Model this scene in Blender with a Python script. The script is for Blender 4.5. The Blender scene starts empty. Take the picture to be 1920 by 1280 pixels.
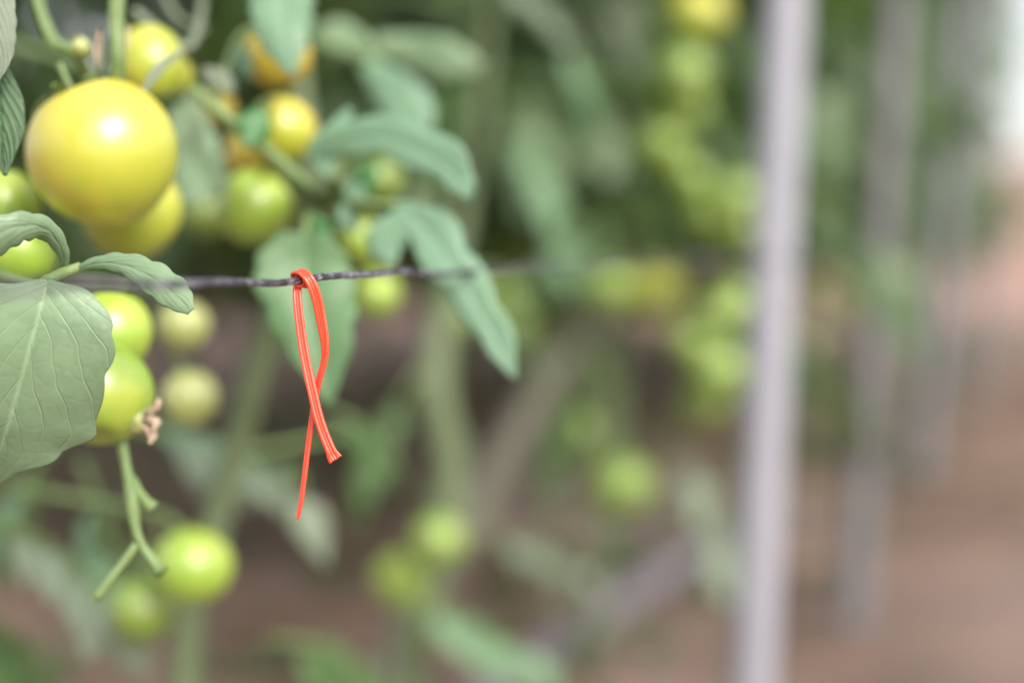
import bpy, math, random
import numpy as np
from mathutils import Vector, Matrix, noise
R = math.radians
S = bpy.context.scene
C = S.collection
random.seed(7); rng = np.random.default_rng(7)

# ------------------------------------------------------------------ camera, light, exposure
HC = 0.60                      # the lens is level with the trellis wire
PITCH = R(3.86)
F = 50/36*1920                 # focal length in photo pixels
cam = bpy.data.cameras.new("camera"); cam.lens = 50; cam.sensor_width = 36
cam.clip_start = 0.02; cam.clip_end = 300
cam.dof.use_dof = True; cam.dof.focus_distance = 0.503; cam.dof.aperture_fstop = 2.0
cam.dof.aperture_blades = 0
co = bpy.data.objects.new("camera", cam); C.objects.link(co)
co.location = (0, 0, HC); co.rotation_euler = (math.pi/2 - PITCH, 0, 0)
S.camera = co

SUN = Vector((0.44, -0.72, 0.56)).normalized()
w = bpy.data.worlds.new("World"); S.world = w; w.use_nodes = True
nt = w.node_tree; nt.nodes.clear()
sky = nt.nodes.new("ShaderNodeTexSky"); sky.sky_type = 'NISHITA'; sky.sun_disc = False
sky.sun_elevation = math.asin(SUN.z); sky.sun_rotation = math.atan2(SUN.x, SUN.y)
sky.air_density = 1.0; sky.dust_density = 4.0; sky.ozone_density = 1.0
bg = nt.nodes.new("ShaderNodeBackground"); bg.inputs[1].default_value = 0.108
wo = nt.nodes.new("ShaderNodeOutputWorld")
cl = nt.nodes.new("ShaderNodeMix"); cl.data_type = 'RGBA'          # thin bright cloud over the blue
cl.inputs[0].default_value = .55; cl.inputs[7].default_value = (8.6, 8.5, 8.3, 1)
nt.links.new(sky.outputs[0], cl.inputs[6]); nt.links.new(cl.outputs[2], bg.inputs[0]); nt.links.new(bg.outputs[0], wo.inputs[0])
sl = bpy.data.lights.new("sun", 'SUN'); sl.energy = 2.1; sl.angle = R(22); sl.color = (1, .955, .89)
so = bpy.data.objects.new("sun", sl); C.objects.link(so)
so.rotation_euler = SUN.to_track_quat('Z', 'Y').to_euler()
S.view_settings.view_transform = 'Standard'; S.view_settings.look = 'None'
S.view_settings.gamma = 1; S.view_settings.exposure = 0.92
S.render.engine = 'CYCLES'
S.cycles.use_denoising = True
S.cycles.max_bounces = 7; S.cycles.transparent_max_bounces = 8
S.cycles.sample_clamp_indirect = 4.0

cp, sp = math.cos(PITCH), math.sin(PITCH)
CAMP = np.array([0, 0, HC])
def TB(t): return .503+(t-.503)*.5 if t < .85 else .676+(t-.85)*1.17      # depth of the middle plant's parts
def P(px, py, t):
    """world point seen at photo pixel (px,py) at depth t metres"""
    x = (px-960)/F*t; y = -(py-640)/F*t
    return np.array([x, t*cp + y*sp, HC - t*sp + y*cp])
def proj(p):
    q = np.asarray(p) - CAMP
    t = q[1]*cp - q[2]*sp; y = q[1]*sp + q[2]*cp
    return q[0]/t*F+960, 640-y/t*F, t
WDIR = np.array([0.39, 1.0, 0]); WDIR /= np.linalg.norm(WDIR)
WN = np.array([WDIR[1], -WDIR[0], 0])          # towards the aisle
W0 = P(600, 520, .51)
def row(y, w):
    """point of the line w metres behind the wire, at world Y = y"""
    s = (y - W0[1] + w*WN[1])/WDIR[1]
    return W0 + WDIR*s - WN*w

# ------------------------------------------------------------------ objects
def props(o, label=None, cat=None, group=None, kind=None):
    if label: o['label'] = label
    if cat: o['category'] = cat
    if group: o['group'] = group
    if kind: o['kind'] = kind
    return o
def empty(name, loc, label, cat, group=None):
    o = bpy.data.objects.new(name, None); C.objects.link(o); o.location = loc
    o.empty_display_size = .05
    return props(o, label, cat, group)
def wloc(o):
    v = Vector((0, 0, 0))
    while o: v = v + Vector(o.location); o = o.parent
    return v
def mesh(name, V, Fc, mat, parent=None, uv=None, smooth=True, org=None, mats=None, mi=None):
    V = np.asarray(V, float)
    if org is None: org = V.mean(0)
    org = np.asarray(org, float)
    me = bpy.data.meshes.new(name)
    me.from_pydata((V-org).tolist(), [], [tuple(int(i) for i in f) for f in Fc])
    if uv is not None:
        ul = me.uv_layers.new(name='UVMap')
        li = np.zeros(len(me.loops), dtype=np.int32); me.loops.foreach_get('vertex_index', li)
        ul.data.foreach_set('uv', np.asarray(uv, float)[li].ravel())
    for m in (mats or [mat]): me.materials.append(m)
    if mi is not None: me.polygons.foreach_set('material_index', mi)
    if smooth: me.polygons.foreach_set('use_smooth', [True]*len(me.polygons))
    me.update()
    o = bpy.data.objects.new(name, me); C.objects.link(o)
    o.location = Vector(org)
    if parent:
        o.parent = parent; o.location = Vector(org) - wloc(parent)
    return o
def grid_faces(n, m, close=False):
    f = []
    for i in range(n-1):
        for j in range(m if close else m-1):
            a = i*m+j; b = i*m+(j+1) % m
            f.append((a, b, b+m, a+m))
    return f
def crom(pts, n):
    """Catmull-Rom resample of rows of numbers"""
    pts = np.asarray(pts, float); k = len(pts)
    if k == 2: 
        u = np.linspace(0, 1, n)[:, None]; return pts[0]*(1-u)+pts[1]*u
    p = np.vstack([2*pts[0]-pts[1], pts, 2*pts[-1]-pts[-2]])
    out = []
    for s in np.linspace(0, k-1-1e-9, n):
        i = int(s); f = s-i; a, b, c, d = p[i:i+4]
        out.append(.5*((2*b)+(-a+c)*f+(2*a-5*b+4*c-d)*f*f+(-a+3*b-3*c+d)*f**3))
    return np.array(out)
def nrm(v): return v/(np.linalg.norm(v, axis=-1, keepdims=True)+1e-12)
def tube_mesh(pts, rad, k=10, n=None, bump=0.0):
    pts = np.asarray(pts, float); rad = np.broadcast_to(np.asarray(rad, float), (len(pts),))
    d = np.column_stack([pts, rad]); n = n or max(6, len(pts)*6)
    d = crom(d, n); p = d[:, :3]; r = d[:, 3]
    T = nrm(np.gradient(p, axis=0)); ref = np.array([.31, .2, .93]) if abs(T[:, 2].mean()) < .8 else np.array([1, .1, 0])
    A = nrm(np.cross(T, ref)); B = np.cross(T, A)
    V = []
    for i in range(n):
        for j in range(k):
            a = 2*math.pi*j/k
            rr = r[i]*(1+bump*math.sin(3*a+i*.7)+bump*random.uniform(-1, 1))
            V.append(p[i]+rr*(math.cos(a)*A[i]+math.sin(a)*B[i]))
    Fc = grid_faces(n, k, True)
    Fc.append(tuple(range(k))[::-1]); Fc.append(tuple((n-1)*k+j for j in range(k)))
    return np.array(V), Fc
class Soup:
    def __init__(s): s.V = []; s.F = []; s.U = []; s.M = []; s.n = 0
    def add(s, V, Fc, U=None, m=0):
        V = np.asarray(V); s.V.append(V)
        s.F += [tuple(i+s.n for i in f) for f in Fc]; s.M += [m]*len(Fc)
        s.U.append(np.zeros((len(V), 2)) if U is None else U); s.n += len(V)
    def build(s, name, mats, parent=None, org=None, smooth=True):
        if not isinstance(mats, list): mats = [mats]
        return mesh(name, np.vstack(s.V), s.F, None, parent, np.vstack(s.U), smooth, org, mats, s.M)

# ------------------------------------------------------------------ materials
def newmat(name):
    m = bpy.data.materials.new(name); m.use_nodes = True; t = m.node_tree; t.nodes.clear()
    return m, t, t.nodes.new('ShaderNodeOutputMaterial')
def N(t, typ, **kw):
    n = t.nodes.new(typ)
    for k, v in kw.items():
        if k.startswith('i_'):
            key = k[2:]; key = int(key) if key.isdigit() else key.replace('_', ' ')
            n.inputs[key].default_value = v
        else: setattr(n, k, v)
    return n
def mixc(t, fac, a, b, blend='MIX'):
    n = t.nodes.new('ShaderNodeMix'); n.data_type = 'RGBA'; n.blend_type = blend
    for i, v in ((0, fac), (6, a), (7, b)):
        if hasattr(v, 'links') or hasattr(v, 'is_linked'): t.links.new(v, n.inputs[i])
        else: n.inputs[i].default_value = v if i == 0 else (*v, 1)
    return n.outputs[2]
def mth(t, op, a, b=None, c=None):
    n = t.nodes.new('ShaderNodeMath'); n.operation = op
    for i, v in enumerate((a, b, c)):
        if v is None: continue
        if hasattr(v, 'is_linked'): t.links.new(v, n.inputs[i])
        else: n.inputs[i].default_value = v
    return n.outputs[0]
def ramp(t, fac, stops):
    n = t.nodes.new('ShaderNodeValToRGB'); cr = n.color_ramp
    cr.elements[0].position = stops[0][0]; cr.elements[0].color = (*stops[0][1], 1)
    cr.elements[1].position = stops[-1][0]; cr.elements[1].color = (*stops[-1][1], 1)
    for p, c in stops[1:-1]:
        e = cr.elements.new(p); e.color = (*c, 1)
    t.links.new(fac, n.inputs[0]); return n.outputs[0]
def noise_tex(t, scale, detail=3, vec=None, rough=.5):
    n = N(t, 'ShaderNodeTexNoise', i_Scale=scale, i_Detail=detail, i_Roughness=rough)
    if vec: t.links.new(vec, n.inputs['Vector'])
    else:
        tc = N(t, 'ShaderNodeTexCoord'); t.links.new(tc.outputs['Object'], n.inputs['Vector'])
    return n.outputs[0]

def leaf_mat(name, c1, c2, veins=True, rough=.45, trans=.3, tcol=(.25, .42, .06), back=(.20, .28, .16), vs=1.0):
    m, t, out = newmat(name)
    isl = N(t, 'ShaderNodeNewGeometry')
    col = mixc(t, isl.outputs['Random Per Island'], c1, c2)
    nz = noise_tex(t, 45, 4)
    col = mixc(t, mth(t, 'MULTIPLY', nz, .55), col, tuple(x*1.5 for x in c2))
    bs = N(t, 'ShaderNodeBsdfPrincipled', i_Roughness=rough)
    bs.inputs['Specular IOR Level'].default_value = .55
    if veins:
        big = N(t, 'ShaderNodeMapRange'); big.inputs[1].default_value = .42; big.inputs[2].default_value = .7; t.links.new(noise_tex(t, 24, 5, rough=.65), big.inputs[0])
        col = mixc(t, mth(t, 'MULTIPLY', big.outputs[0], .55), col, tuple(x*.55 for x in c1))
        spt = N(t, 'ShaderNodeTexVoronoi', i_Scale=130.0); tcs = N(t, 'ShaderNodeTexCoord'); t.links.new(tcs.outputs['Object'], spt.inputs['Vector'])
        sm = mth(t, 'MULTIPLY', mth(t, 'LESS_THAN', spt.outputs['Distance'], .13), mth(t, 'GREATER_THAN', noise_tex(t, 40, 1), .56))
        col = mixc(t, mth(t, 'MULTIPLY', sm, .22), col, (.45, .45, .25))
    hgt = None
    if veins:
        uv = N(t, 'ShaderNodeUVMap'); sx = N(t, 'ShaderNodeSeparateXYZ'); t.links.new(uv.outputs[0], sx.inputs[0])
        v = mth(t, 'ABSOLUTE', mth(t, 'SUBTRACT', mth(t, 'MULTIPLY', sx.outputs[1], 2.0), 1.0))
        u = sx.outputs[0]
        wob = mth(t, 'MULTIPLY', mth(t, 'SUBTRACT', noise_tex(t, 26, 3), .5), 1.5)
        ph = mth(t, 'ADD', mth(t, 'SUBTRACT', mth(t, 'MULTIPLY', mth(t, 'POWER', u, .9), 7.2), mth(t, 'MULTIPLY', mth(t, 'POWER', v, .92), 3.1)), mth(t, 'ADD', wob, mth(t, 'MULTIPLY', mth(t, 'GREATER_THAN', sx.outputs[1], .5), .45)))
        d = mth(t, 'ABSOLUTE', mth(t, 'SUBTRACT', mth(t, 'FRACT', ph), .5))        # 0 at a side vein
        side = mth(t, 'SMOOTHSTEP', 0, 0, 0) if False else mth(t, 'SUBTRACT', 1.0, mth(t, 'MINIMUM', mth(t, 'MULTIPLY', d, 18.0), 1.0))
        mid = mth(t, 'SUBTRACT', 1.0, mth(t, 'MINIMUM', mth(t, 'MULTIPLY', v, 22.0), 1.0))
        vor = N(t, 'ShaderNodeTexVoronoi', i_Scale=150.0, feature='DISTANCE_TO_EDGE')
        tc = N(t, 'ShaderNodeTexCoord'); t.links.new(tc.outputs['Object'], vor.inputs['Vector'])
        net = mth(t, 'MINIMUM', mth(t, 'MULTIPLY', vor.outputs[0], 6.0), 1.0)
        vein = mth(t, 'MAXIMUM', mth(t, 'MULTIPLY', side, .45), mid)
        col = mixc(t, mth(t, 'MULTIPLY', vein, .5*vs), col, tuple(min(1, x*1.7+.04) for x in c2))
        hgt = mth(t, 'ADD', mth(t, 'MULTIPLY', side, -.9), mth(t, 'ADD', mth(t, 'MULTIPLY', net, .16), mth(t, 'MULTIPLY', nz, .5)))
    col = mixc(t, isl.outputs['Backfacing'], col, back)
    t.links.new(col, bs.inputs['Base Color'])
    tr = N(t, 'ShaderNodeBsdfTranslucent'); tr.inputs[0].default_value = (*tcol, 1)
    if hgt is not None:
        bp = N(t, 'ShaderNodeBump', i_Strength=.38*vs, i_Distance=.001); t.links.new(hgt, bp.inputs['Height'])
        t.links.new(bp.outputs[0], bs.inputs['Normal'])
    mx = N(t, 'ShaderNodeMixShader'); mx.inputs[0].default_value = trans
    t.links.new(bs.outputs[0], mx.inputs[1]); t.links.new(tr.outputs[0], mx.inputs[2])
    t.links.new(mx.outputs[0], out.inputs[0]); return m

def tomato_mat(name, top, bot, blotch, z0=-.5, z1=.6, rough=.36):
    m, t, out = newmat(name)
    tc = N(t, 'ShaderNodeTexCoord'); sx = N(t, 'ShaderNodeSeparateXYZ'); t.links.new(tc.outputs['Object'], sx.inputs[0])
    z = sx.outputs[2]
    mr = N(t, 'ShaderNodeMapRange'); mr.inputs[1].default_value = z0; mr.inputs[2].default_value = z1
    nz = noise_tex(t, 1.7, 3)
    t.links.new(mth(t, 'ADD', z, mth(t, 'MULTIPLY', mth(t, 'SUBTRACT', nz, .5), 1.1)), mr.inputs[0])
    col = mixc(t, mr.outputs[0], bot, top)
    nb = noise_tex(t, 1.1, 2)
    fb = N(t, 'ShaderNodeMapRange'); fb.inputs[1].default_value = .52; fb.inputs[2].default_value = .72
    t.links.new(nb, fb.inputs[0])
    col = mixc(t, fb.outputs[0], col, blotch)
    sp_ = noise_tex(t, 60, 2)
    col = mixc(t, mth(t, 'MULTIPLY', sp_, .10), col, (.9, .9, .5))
    bs = N(t, 'ShaderNodeBsdfPrincipled', i_Roughness=rough)
    bs.inputs['Subsurface Weight'].default_value = .25
    bs.inputs['Subsurface Radius'].default_value = (.6, .5, .1); bs.inputs['Subsurface Scale'].default_value = .012
    bs.inputs['Specular IOR Level'].default_value = .9
    bs.inputs['Coat Weight'].default_value = .35; bs.inputs['Coat Roughness'].default_value = .3
    t.links.new(col, bs.inputs['Base Color'])
    bp = N(t, 'ShaderNodeBump', i_Strength=.02, i_Distance=.01); t.links.new(noise_tex(t, 3, 2), bp.inputs['Height'])
    t.links.new(bp.outputs[0], bs.inputs['Normal'])
    t.links.new(bs.outputs[0], out.inputs[0]); return m

def simple_mat(name, c1, c2, scale=30, rough=.5, metallic=0, bump=.2, dist=.001, spec=.5, lo=.35, hi=.65):
    m, t, out = newmat(name)
    nz = noise_tex(t, scale, 5, rough=.6)
    mr = N(t, 'ShaderNodeMapRange'); mr.inputs[1].default_value = lo; mr.inputs[2].default_value = hi; t.links.new(nz, mr.inputs[0])
    bs = N(t, 'ShaderNodeBsdfPrincipled', i_Roughness=rough, i_Metallic=metallic)
    bs.inputs['Specular IOR Level'].default_value = spec
    t.links.new(mixc(t, mr.outputs[0], c1, c2), bs.inputs['Base Color'])
    bp = N(t, 'ShaderNodeBump', i_Strength=bump, i_Distance=dist); t.links.new(nz, bp.inputs['Height'])
    t.links.new(bp.outputs[0], bs.inputs['Normal']); t.links.new(bs.outputs[0], out.inputs[0]); return m

M_leafpale = leaf_mat('leaf_pale_green', (.185, .285, .165), (.23, .34, .20), vs=1.0, rough=.42, trans=.22)
M_leafmid = leaf_mat('leaf_mid_green', (.15, .285, .175), (.21, .37, .245), rough=.42)
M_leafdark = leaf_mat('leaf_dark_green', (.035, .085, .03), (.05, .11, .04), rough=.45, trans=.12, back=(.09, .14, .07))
M_leafgrey = leaf_mat('leaf_grey_green', (.15, .19, .13), (.19, .23, .165), rough=.6, trans=.12)
M_leafemer = leaf_mat('leaf_emerald', (.03, .14, .035), (.05, .20, .05), rough=.45, trans=.25)
M_leafbright = leaf_mat('leaf_bright_green', (.12, .28, .04), (.16, .36, .06), rough=.5, trans=.4)
M_foliage = leaf_mat('foliage_green', (.030, .066, .022), (.095, .150, .072), veins=False, rough=.45, trans=.28, tcol=(.16, .30, .04), back=(.11, .16, .08))
M_leafdeep = leaf_mat('leaf_deep_green', (.085, .185, .075), (.125, .24, .11), rough=.45, trans=.25)
M_leafdull = leaf_mat('leaf_dull_green', (.06, .13, .04), (.09, .17, .06), rough=.5, trans=.25)
M_stem = simple_mat('stem_green', (.13, .21, .07), (.20, .28, .11), scale=60, rough=.55, bump=.3)
M_stemold = simple_mat('stem_old', (.10, .14, .065), (.145, .185, .10), scale=40, rough=.75, bump=.4)
M_stemgrey = simple_mat('stem_woody', (.125, .125, .095), (.18, .175, .14), scale=40, rough=.8, bump=.4)
M_dried = simple_mat('dried_flower', (.36, .27, .19), (.55, .43, .33), scale=80, rough=.8)
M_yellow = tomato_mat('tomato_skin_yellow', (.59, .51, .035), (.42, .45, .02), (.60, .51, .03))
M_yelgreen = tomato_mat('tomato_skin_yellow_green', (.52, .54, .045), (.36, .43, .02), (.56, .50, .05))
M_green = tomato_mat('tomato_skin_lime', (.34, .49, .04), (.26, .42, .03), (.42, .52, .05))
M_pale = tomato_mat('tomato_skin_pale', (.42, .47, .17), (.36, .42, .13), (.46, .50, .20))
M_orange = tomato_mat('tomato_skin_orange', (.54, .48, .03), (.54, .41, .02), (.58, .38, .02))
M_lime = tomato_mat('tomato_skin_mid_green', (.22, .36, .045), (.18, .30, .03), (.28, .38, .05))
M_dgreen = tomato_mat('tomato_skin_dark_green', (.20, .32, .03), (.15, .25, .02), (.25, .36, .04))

def leaflet_template(seed):
    rs = np.random.RandomState(seed); n, m = 7, 5
    V = []; ws = np.array([.06, .75, 1, .9, .72, .42, .02])*(1+rs.uniform(-.18, .18, 7))
    for i in range(n):
        u = i/(n-1)
        for j in range(m):
            v = -1+2*j/(m-1); W = .27*ws[i]
            V.append((W*v, u, -.22*u*u+.10*abs(v)*ws[i]+.03*math.sin(u*7+v*2)))
    return np.array(V), grid_faces(n, m)
LT = [leaflet_template(i) for i in range(5)]
def basis(d, up):
    d = nrm(np.asarray(d, float)); x = np.cross(d, up); 
    if np.linalg.norm(x) < 1e-3: x = np.array([1., 0, 0])
    x = nrm(x); z = np.cross(x, d); return np.column_stack([x, d, z])
# ------------------------------------------------------------------ ground, bank
def ground():
    m, t, out = newmat('soil')
    n1 = noise_tex(t, 1.6, 4); n2 = noise_tex(t, 14, 6, rough=.65); n3 = noise_tex(t, .45, 3)
    c = ramp(t, n1, [(.38, (.085, .056, .042)), (.5, (.17, .115, .088)), (.62, (.30, .20, .16))])
    c = mixc(t, mth(t, 'MULTIPLY', n2, .5), c, (.15, .108, .075))
    n4 = noise_tex(t, 4.5, 3); f4 = N(t, 'ShaderNodeMapRange'); f4.inputs[1].default_value = .5; f4.inputs[2].default_value = .66; t.links.new(n4, f4.inputs[0])
    c = mixc(t, mth(t, 'MULTIPLY', f4.outputs[0], .5), c, (.26, .12, .075))
    f3 = N(t, 'ShaderNodeMapRange'); f3.inputs[1].default_value = .5; f3.inputs[2].default_value = .68; t.links.new(n3, f3.inputs[0])
    c = mixc(t, f3.outputs[0], c, (.29, .225, .22))
    bs = N(t, 'ShaderNodeBsdfPrincipled', i_Roughness=.95)
    t.links.new(c, bs.inputs['Base Color'])
    bp = N(t, 'ShaderNodeBump', i_Strength=.7, i_Distance=.02); t.links.new(n2, bp.inputs['Height'])
    t.links.new(bp.outputs[0], bs.inputs['Normal']); t.links.new(bs.outputs[0], out.inputs[0])
    ax = np.concatenate([-np.geomspace(120, 3.2, 26), np.linspace(-3, 4, 180), np.geomspace(4.2, 120, 26)])
    ay = np.concatenate([-np.geomspace(80, .6, 14), np.linspace(-.5, 9, 240), np.geomspace(9.2, 200, 26)])
    V = []
    for y in ay:
        for x in ax:
            near = 1 if (-3 <= x <= 4 and -.5 <= y <= 9) else 0
            z = 0.03*noise.noise(Vector((x*.8, y*.8, 0)))
            if near: z += .022*noise.noise(Vector((x*6, y*6, 3))) + .012*abs(noise.noise(Vector((x*19, y*19, 5))))
            V.append((x, y, z))
    g = mesh('ground', V, grid_faces(len(ay), len(ax)), m, org=(0, 0, 0))
    props(g, 'bare reddish brown soil under the tomato rows', kind='structure')
    # clods and dead leaf scraps lying on the soil
    s = Soup()
    for i in range(2600):
        x = random.uniform(-2, 3.4); y = random.uniform(.7, 8)**1.0
        r = random.choice([.006, .009, .014, .022])*random.uniform(.7, 1.4)
        z = 0.03*noise.noise(Vector((x*.8, y*.8, 0)))+.012*0+ .022*noise.noise(Vector((x*6, y*6, 3)))
        o8 = []
        for k in range(6):
            d = [(1,0,0),(-1,0,0),(0,1,0),(0,-1,0),(0,0,.8),(0,0,-.6)][k]
            o8.append([x+d[0]*r*random.uniform(.6, 1.3), y+d[1]*r*random.uniform(.6, 1.3), z+.004+d[2]*r*random.uniform(.6, 1.2)])
        s.add(o8, [(0,2,4),(2,1,4),(1,3,4),(3,0,4),(2,0,5),(1,2,5),(3,1,5),(0,3,5)])
    mc = simple_mat('soil_clod', (.14, .09, .068), (.26, .18, .15), scale=3, rough=.95)
    props(s.build('soil_clods', mc, smooth=False), 'loose clods of reddish soil scattered over the ground', kind='stuff')
    # low weeds and fallen leaves along the foot of the rows
    s = Soup(); rw = random.Random(3)
    for i in range(520):
        yv = rw.uniform(1.0, 9); wv = rw.choice([.3, .45, 1.0, 1.6, 2.2])+rw.gauss(0, .22)
        p = row(yv, wv)
        for k in range(rw.randint(3, 6)):
            a = rw.uniform(0, 6.28); L = rw.uniform(.03, .09); hh = rw.uniform(.0, .9)
            dn = nrm(np.array([math.cos(a), math.sin(a), hh])); Mx = basis(dn, np.array([0, 0, 1.])+.001)
            tv, tf = LT[k % 5]; s.add((tv*L) @ Mx.T+np.array([p[0], p[1], .012]), tf)
    props(s.build('weeds', M_foliage, smooth=True), 'low green weeds and fallen leaves on the soil between the rows', kind='stuff')
    # end bank beyond the rows
    mb = simple_mat('bank_earth', (.20, .13, .11), (.28, .19, .165), scale=.7, rough=.95, bump=.4, dist=.05)
    V = []; xs = np.linspace(-14, 26, 80); prof = [(12.2, -.05), (12.8, .55), (13.4, 1.15), (14.2, 1.5), (15.5, 1.52), (18, -.05)]
    for x in xs:
        for (yy, z) in prof:
            k = noise.noise(Vector((x*.5, yy, 1)))
            V.append((x, yy+.3*k, z*(1+.08*k)))
    b = mesh('earth_bank', V, [f[::-1] for f in grid_faces(len(xs), len(prof))], mb, org=(0, 13, 0))
    props(b, 'low pale pinkish earth bank beyond the end of the rows', kind='structure')
ground()

# ------------------------------------------------------------------ leaves
def leaf_surface(sp, wl, wr, n=26, m=15, roll=0, cup=.25, lobes=.13, pucker=0.00018, fold=.2, nlobe=7, seed=0, curl=0.0, thick=True):
    """lamina along a spine of (px,py,t); widths in photo pixels: wl = left of travel, wr = right of travel"""
    rs = np.random.RandomState(seed+11)
    k = len(sp)
    s3 = np.array([P(*q) for q in sp])
    wpm = np.array([q[2]/F for q in sp])
    d = crom(np.column_stack([s3, wpm]), n)
    p = d[:, :3]; WL, WR = [np.maximum(crom(np.array(a, float)[:, None], n)[:, 0]*d[:, 3], 1e-4) for a in (wl, wr)]
    T = nrm(np.gradient(p, axis=0)); Vw = nrm(CAMP-p)
    L = nrm(np.cross(T, Vw)); Nn = nrm(np.cross(L, T)); 
    L = -L                                  # +L = left of travel as seen in the image
    Nn = nrm(np.where((np.sum(Nn*Vw, 1) < 0)[:, None], -Nn, Nn))
    V = []; U = []
    ph = rs.uniform(0, 6, 4)
    for i in range(n):
        u = i/(n-1)
        a = R(roll if np.isscalar(roll) else np.interp(u, np.linspace(0, 1, len(roll)), roll))
        Li = L[i]*math.cos(a)+Nn[i]*math.sin(a); Ni = Nn[i]*math.cos(a)-L[i]*math.sin(a)
        for j in range(m):
            v = -1+2*j/(m-1)
            side = 0 if v < 0 else 1
            W = (WR if v < 0 else WL)[i]
            lob = 1+lobes*(abs(math.sin(u*math.pi*nlobe+ph[side]))*1.6-.9)*abs(v)**2*math.sin(math.pi*min(1, max(0, u)))**.5
            off = W*v*lob
            ph2 = u**.9*7.2-abs(v)**.92*3.1+(.45 if v > 0 else 0)
            dd = abs((ph2 % 1)-.5)
            q = pucker*(min(dd*3, 1)**.7)*(1-.4*abs(v))*2.2 - pucker*1.5*(max(0, 1-abs(v)*7))
            h = -fold*W*0 + fold*abs(off)*(.6) - cup*W*abs(v)**2.2 + q
            h += W*.10*math.sin(u*9+ph[2]+side*2)*abs(v)**2
            base = p[i]-(T[i]*0)
            sw = T[i]*(-abs(v)**2*0)
            V.append(base+Li*off+Ni*h+sw); U.append((u, v*.5+.5))
    return np.array(V), grid_faces(n, m), np.array(U)
PLANT = {}
def leaf(plant, sp, wl, wr=None, mat=None, label=None, n=26, m=15, **kw):
    if plant == 'B': sp = [(a, b, TB(c)) for a, b, c in sp]
    V, Fc, U = leaf_surface(sp, wl, wr if wr is not None else wl, n=n, m=m, seed=len(bpy.data.objects), **kw)
    o = mesh('leaf', V, Fc, mat or M_leafmid, PLANT[plant], U, org=V[len(V)//2])
    # facing: make front faces look to the camera
    me = o.data; c = np.mean([list(pl.normal) for pl in me.polygons], axis=0)
    if np.dot(c, CAMP-V.mean(0)) < 0: me.flip_normals()
    sol = o.modifiers.new('thickness', 'SOLIDIFY'); sol.thickness = .0005; sol.offset = 0
    if label: o['label'] = label
    return o
def stalk(plant, pts, rad, name='petiole', mat=None, k=10, parent=None, world=False, bump=.03):
    if plant == 'B': rad = [q*.8 for q in rad]; pts = [(a, b, TB(c)) for a, b, c in pts]
    pts = [np.asarray(q) if world else P(*q) for q in pts]
    V, Fc = tube_mesh(pts, rad, k=k, bump=bump)
    return mesh(name, V, Fc, mat or M_stem, parent or PLANT[plant], org=V[0])

# ------------------------------------------------------------------ tomatoes
def tomato_base(ribs=0.02, squash=.94, seed=0):
    rs = np.random.RandomState(seed); n, m = 28, 40; V = []; ph = rs.uniform(0, 6, 3)
    for i in range(n):
        th = math.pi*i/(n-1)
        for j in range(m):
            a = 2*math.pi*j/m
            r = 1+ribs*math.sin(4*a+ph[0])*math.sin(th)**1.5*.5+ribs*.7*math.sin(2*a+ph[1])
            z = math.cos(th)
            dent = -.16*math.exp(-(th/.34)**2)-.04*math.exp(-((math.pi-th)/.3)**2)
            V.append((r*math.sin(th)*math.cos(a), r*math.sin(th)*math.sin(a), (z+dent)*squash))
    return np.array(V), grid_faces(n, m, True)
TV = [tomato_base(.02, .94, 1), tomato_base(.035, .9, 2), tomato_base(.015, .98, 3), tomato_base(.034, .95, 5)]
TM = {}
def tomato(plant, px, py, r, t, mat, label=None, tilt=(0, 0, 0), calyx=True, var=0, squash=1, parent=None, loc=None):
    if plant == 'B': t = TB(t)
    key = (var, mat.name)
    if key not in TM:
        o = mesh('tomato', *TV[var], mat, None, org=(0, 0, 0)); TM[key] = o.data
        bpy.data.objects.remove(o)
    o = bpy.data.objects.new('tomato', TM[key]); C.objects.link(o)
    par = parent or PLANT[plant]; o.parent = par
    rr = r if loc is not None else r*t/F
    c = Vector(loc) if loc is not None else Vector(P(px, py, t))
    o.location = c-wloc(par); o.scale = (rr, rr, rr*squash)
    o.rotation_euler = tuple(R(a) for a in tilt)
    if label: o['label'] = label
    if calyx:
        q = bpy.data.objects.new('calyx', CALYX); C.objects.link(q); q.parent = o
    return o
def calyx_mesh():
    s = Soup()
    for k in range(6):
        a = k*math.pi/3+.2; ca, sa = math.cos(a), math.sin(a); V = []
        for i in range(6):
            u = i/5; rr = .06+.55*u; z = .80-.02+.16*math.sin(u*3)*(1)-.0*u+ (.12*u*u if k % 2 else -.02*u)
            hw = .10*math.sin(math.pi*min(1, u*.8+.22))*(1-u*.7)
            for sgn in (-1, 0, 1):
                V.append((rr*ca-sgn*hw*sa, rr*sa+sgn*hw*ca, z-.02*abs(sgn)))
        s.add(V, grid_faces(6, 3))
    V, Fc = tube_mesh([(0, 0, .76), (.02, 0, .95), (.10, .03, 1.25)], [.05, .045, .05], k=7)
    s.add(V, Fc)
    o = s.build('calyx', M_stem, org=(0, 0, 0)); me = o.data; bpy.data.objects.remove(o); return me
CALYX = calyx_mesh()

# ------------------------------------------------------------------ the near plants
def plant(key, base, label, group='tomato plants trained up behind the wire'):
    PLANT[key] = empty('tomato_plant', base, label, 'tomato plant', group)
plant('A', (-.52, .86, 0), 'nearest tomato plant at left, with the largest yellow tomato and big veined leaf')
plant('B', P(330, 1280, TB(1.02))*[1, 1, 0], 'tomato plant behind the red twist tie, with orange fruit and drooping mint leaves')
plant('C', P(770, 1280, 1.3)*[1, 1, 0], 'tomato plant with wavy bare stem right of the twist tie, two low green tomatoes')
plant('D', P(700, 1280, 1.62)*[1, 1, 0], 'tomato plant whose grey bare stem leans to the right, single round green tomato beside it')

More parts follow.
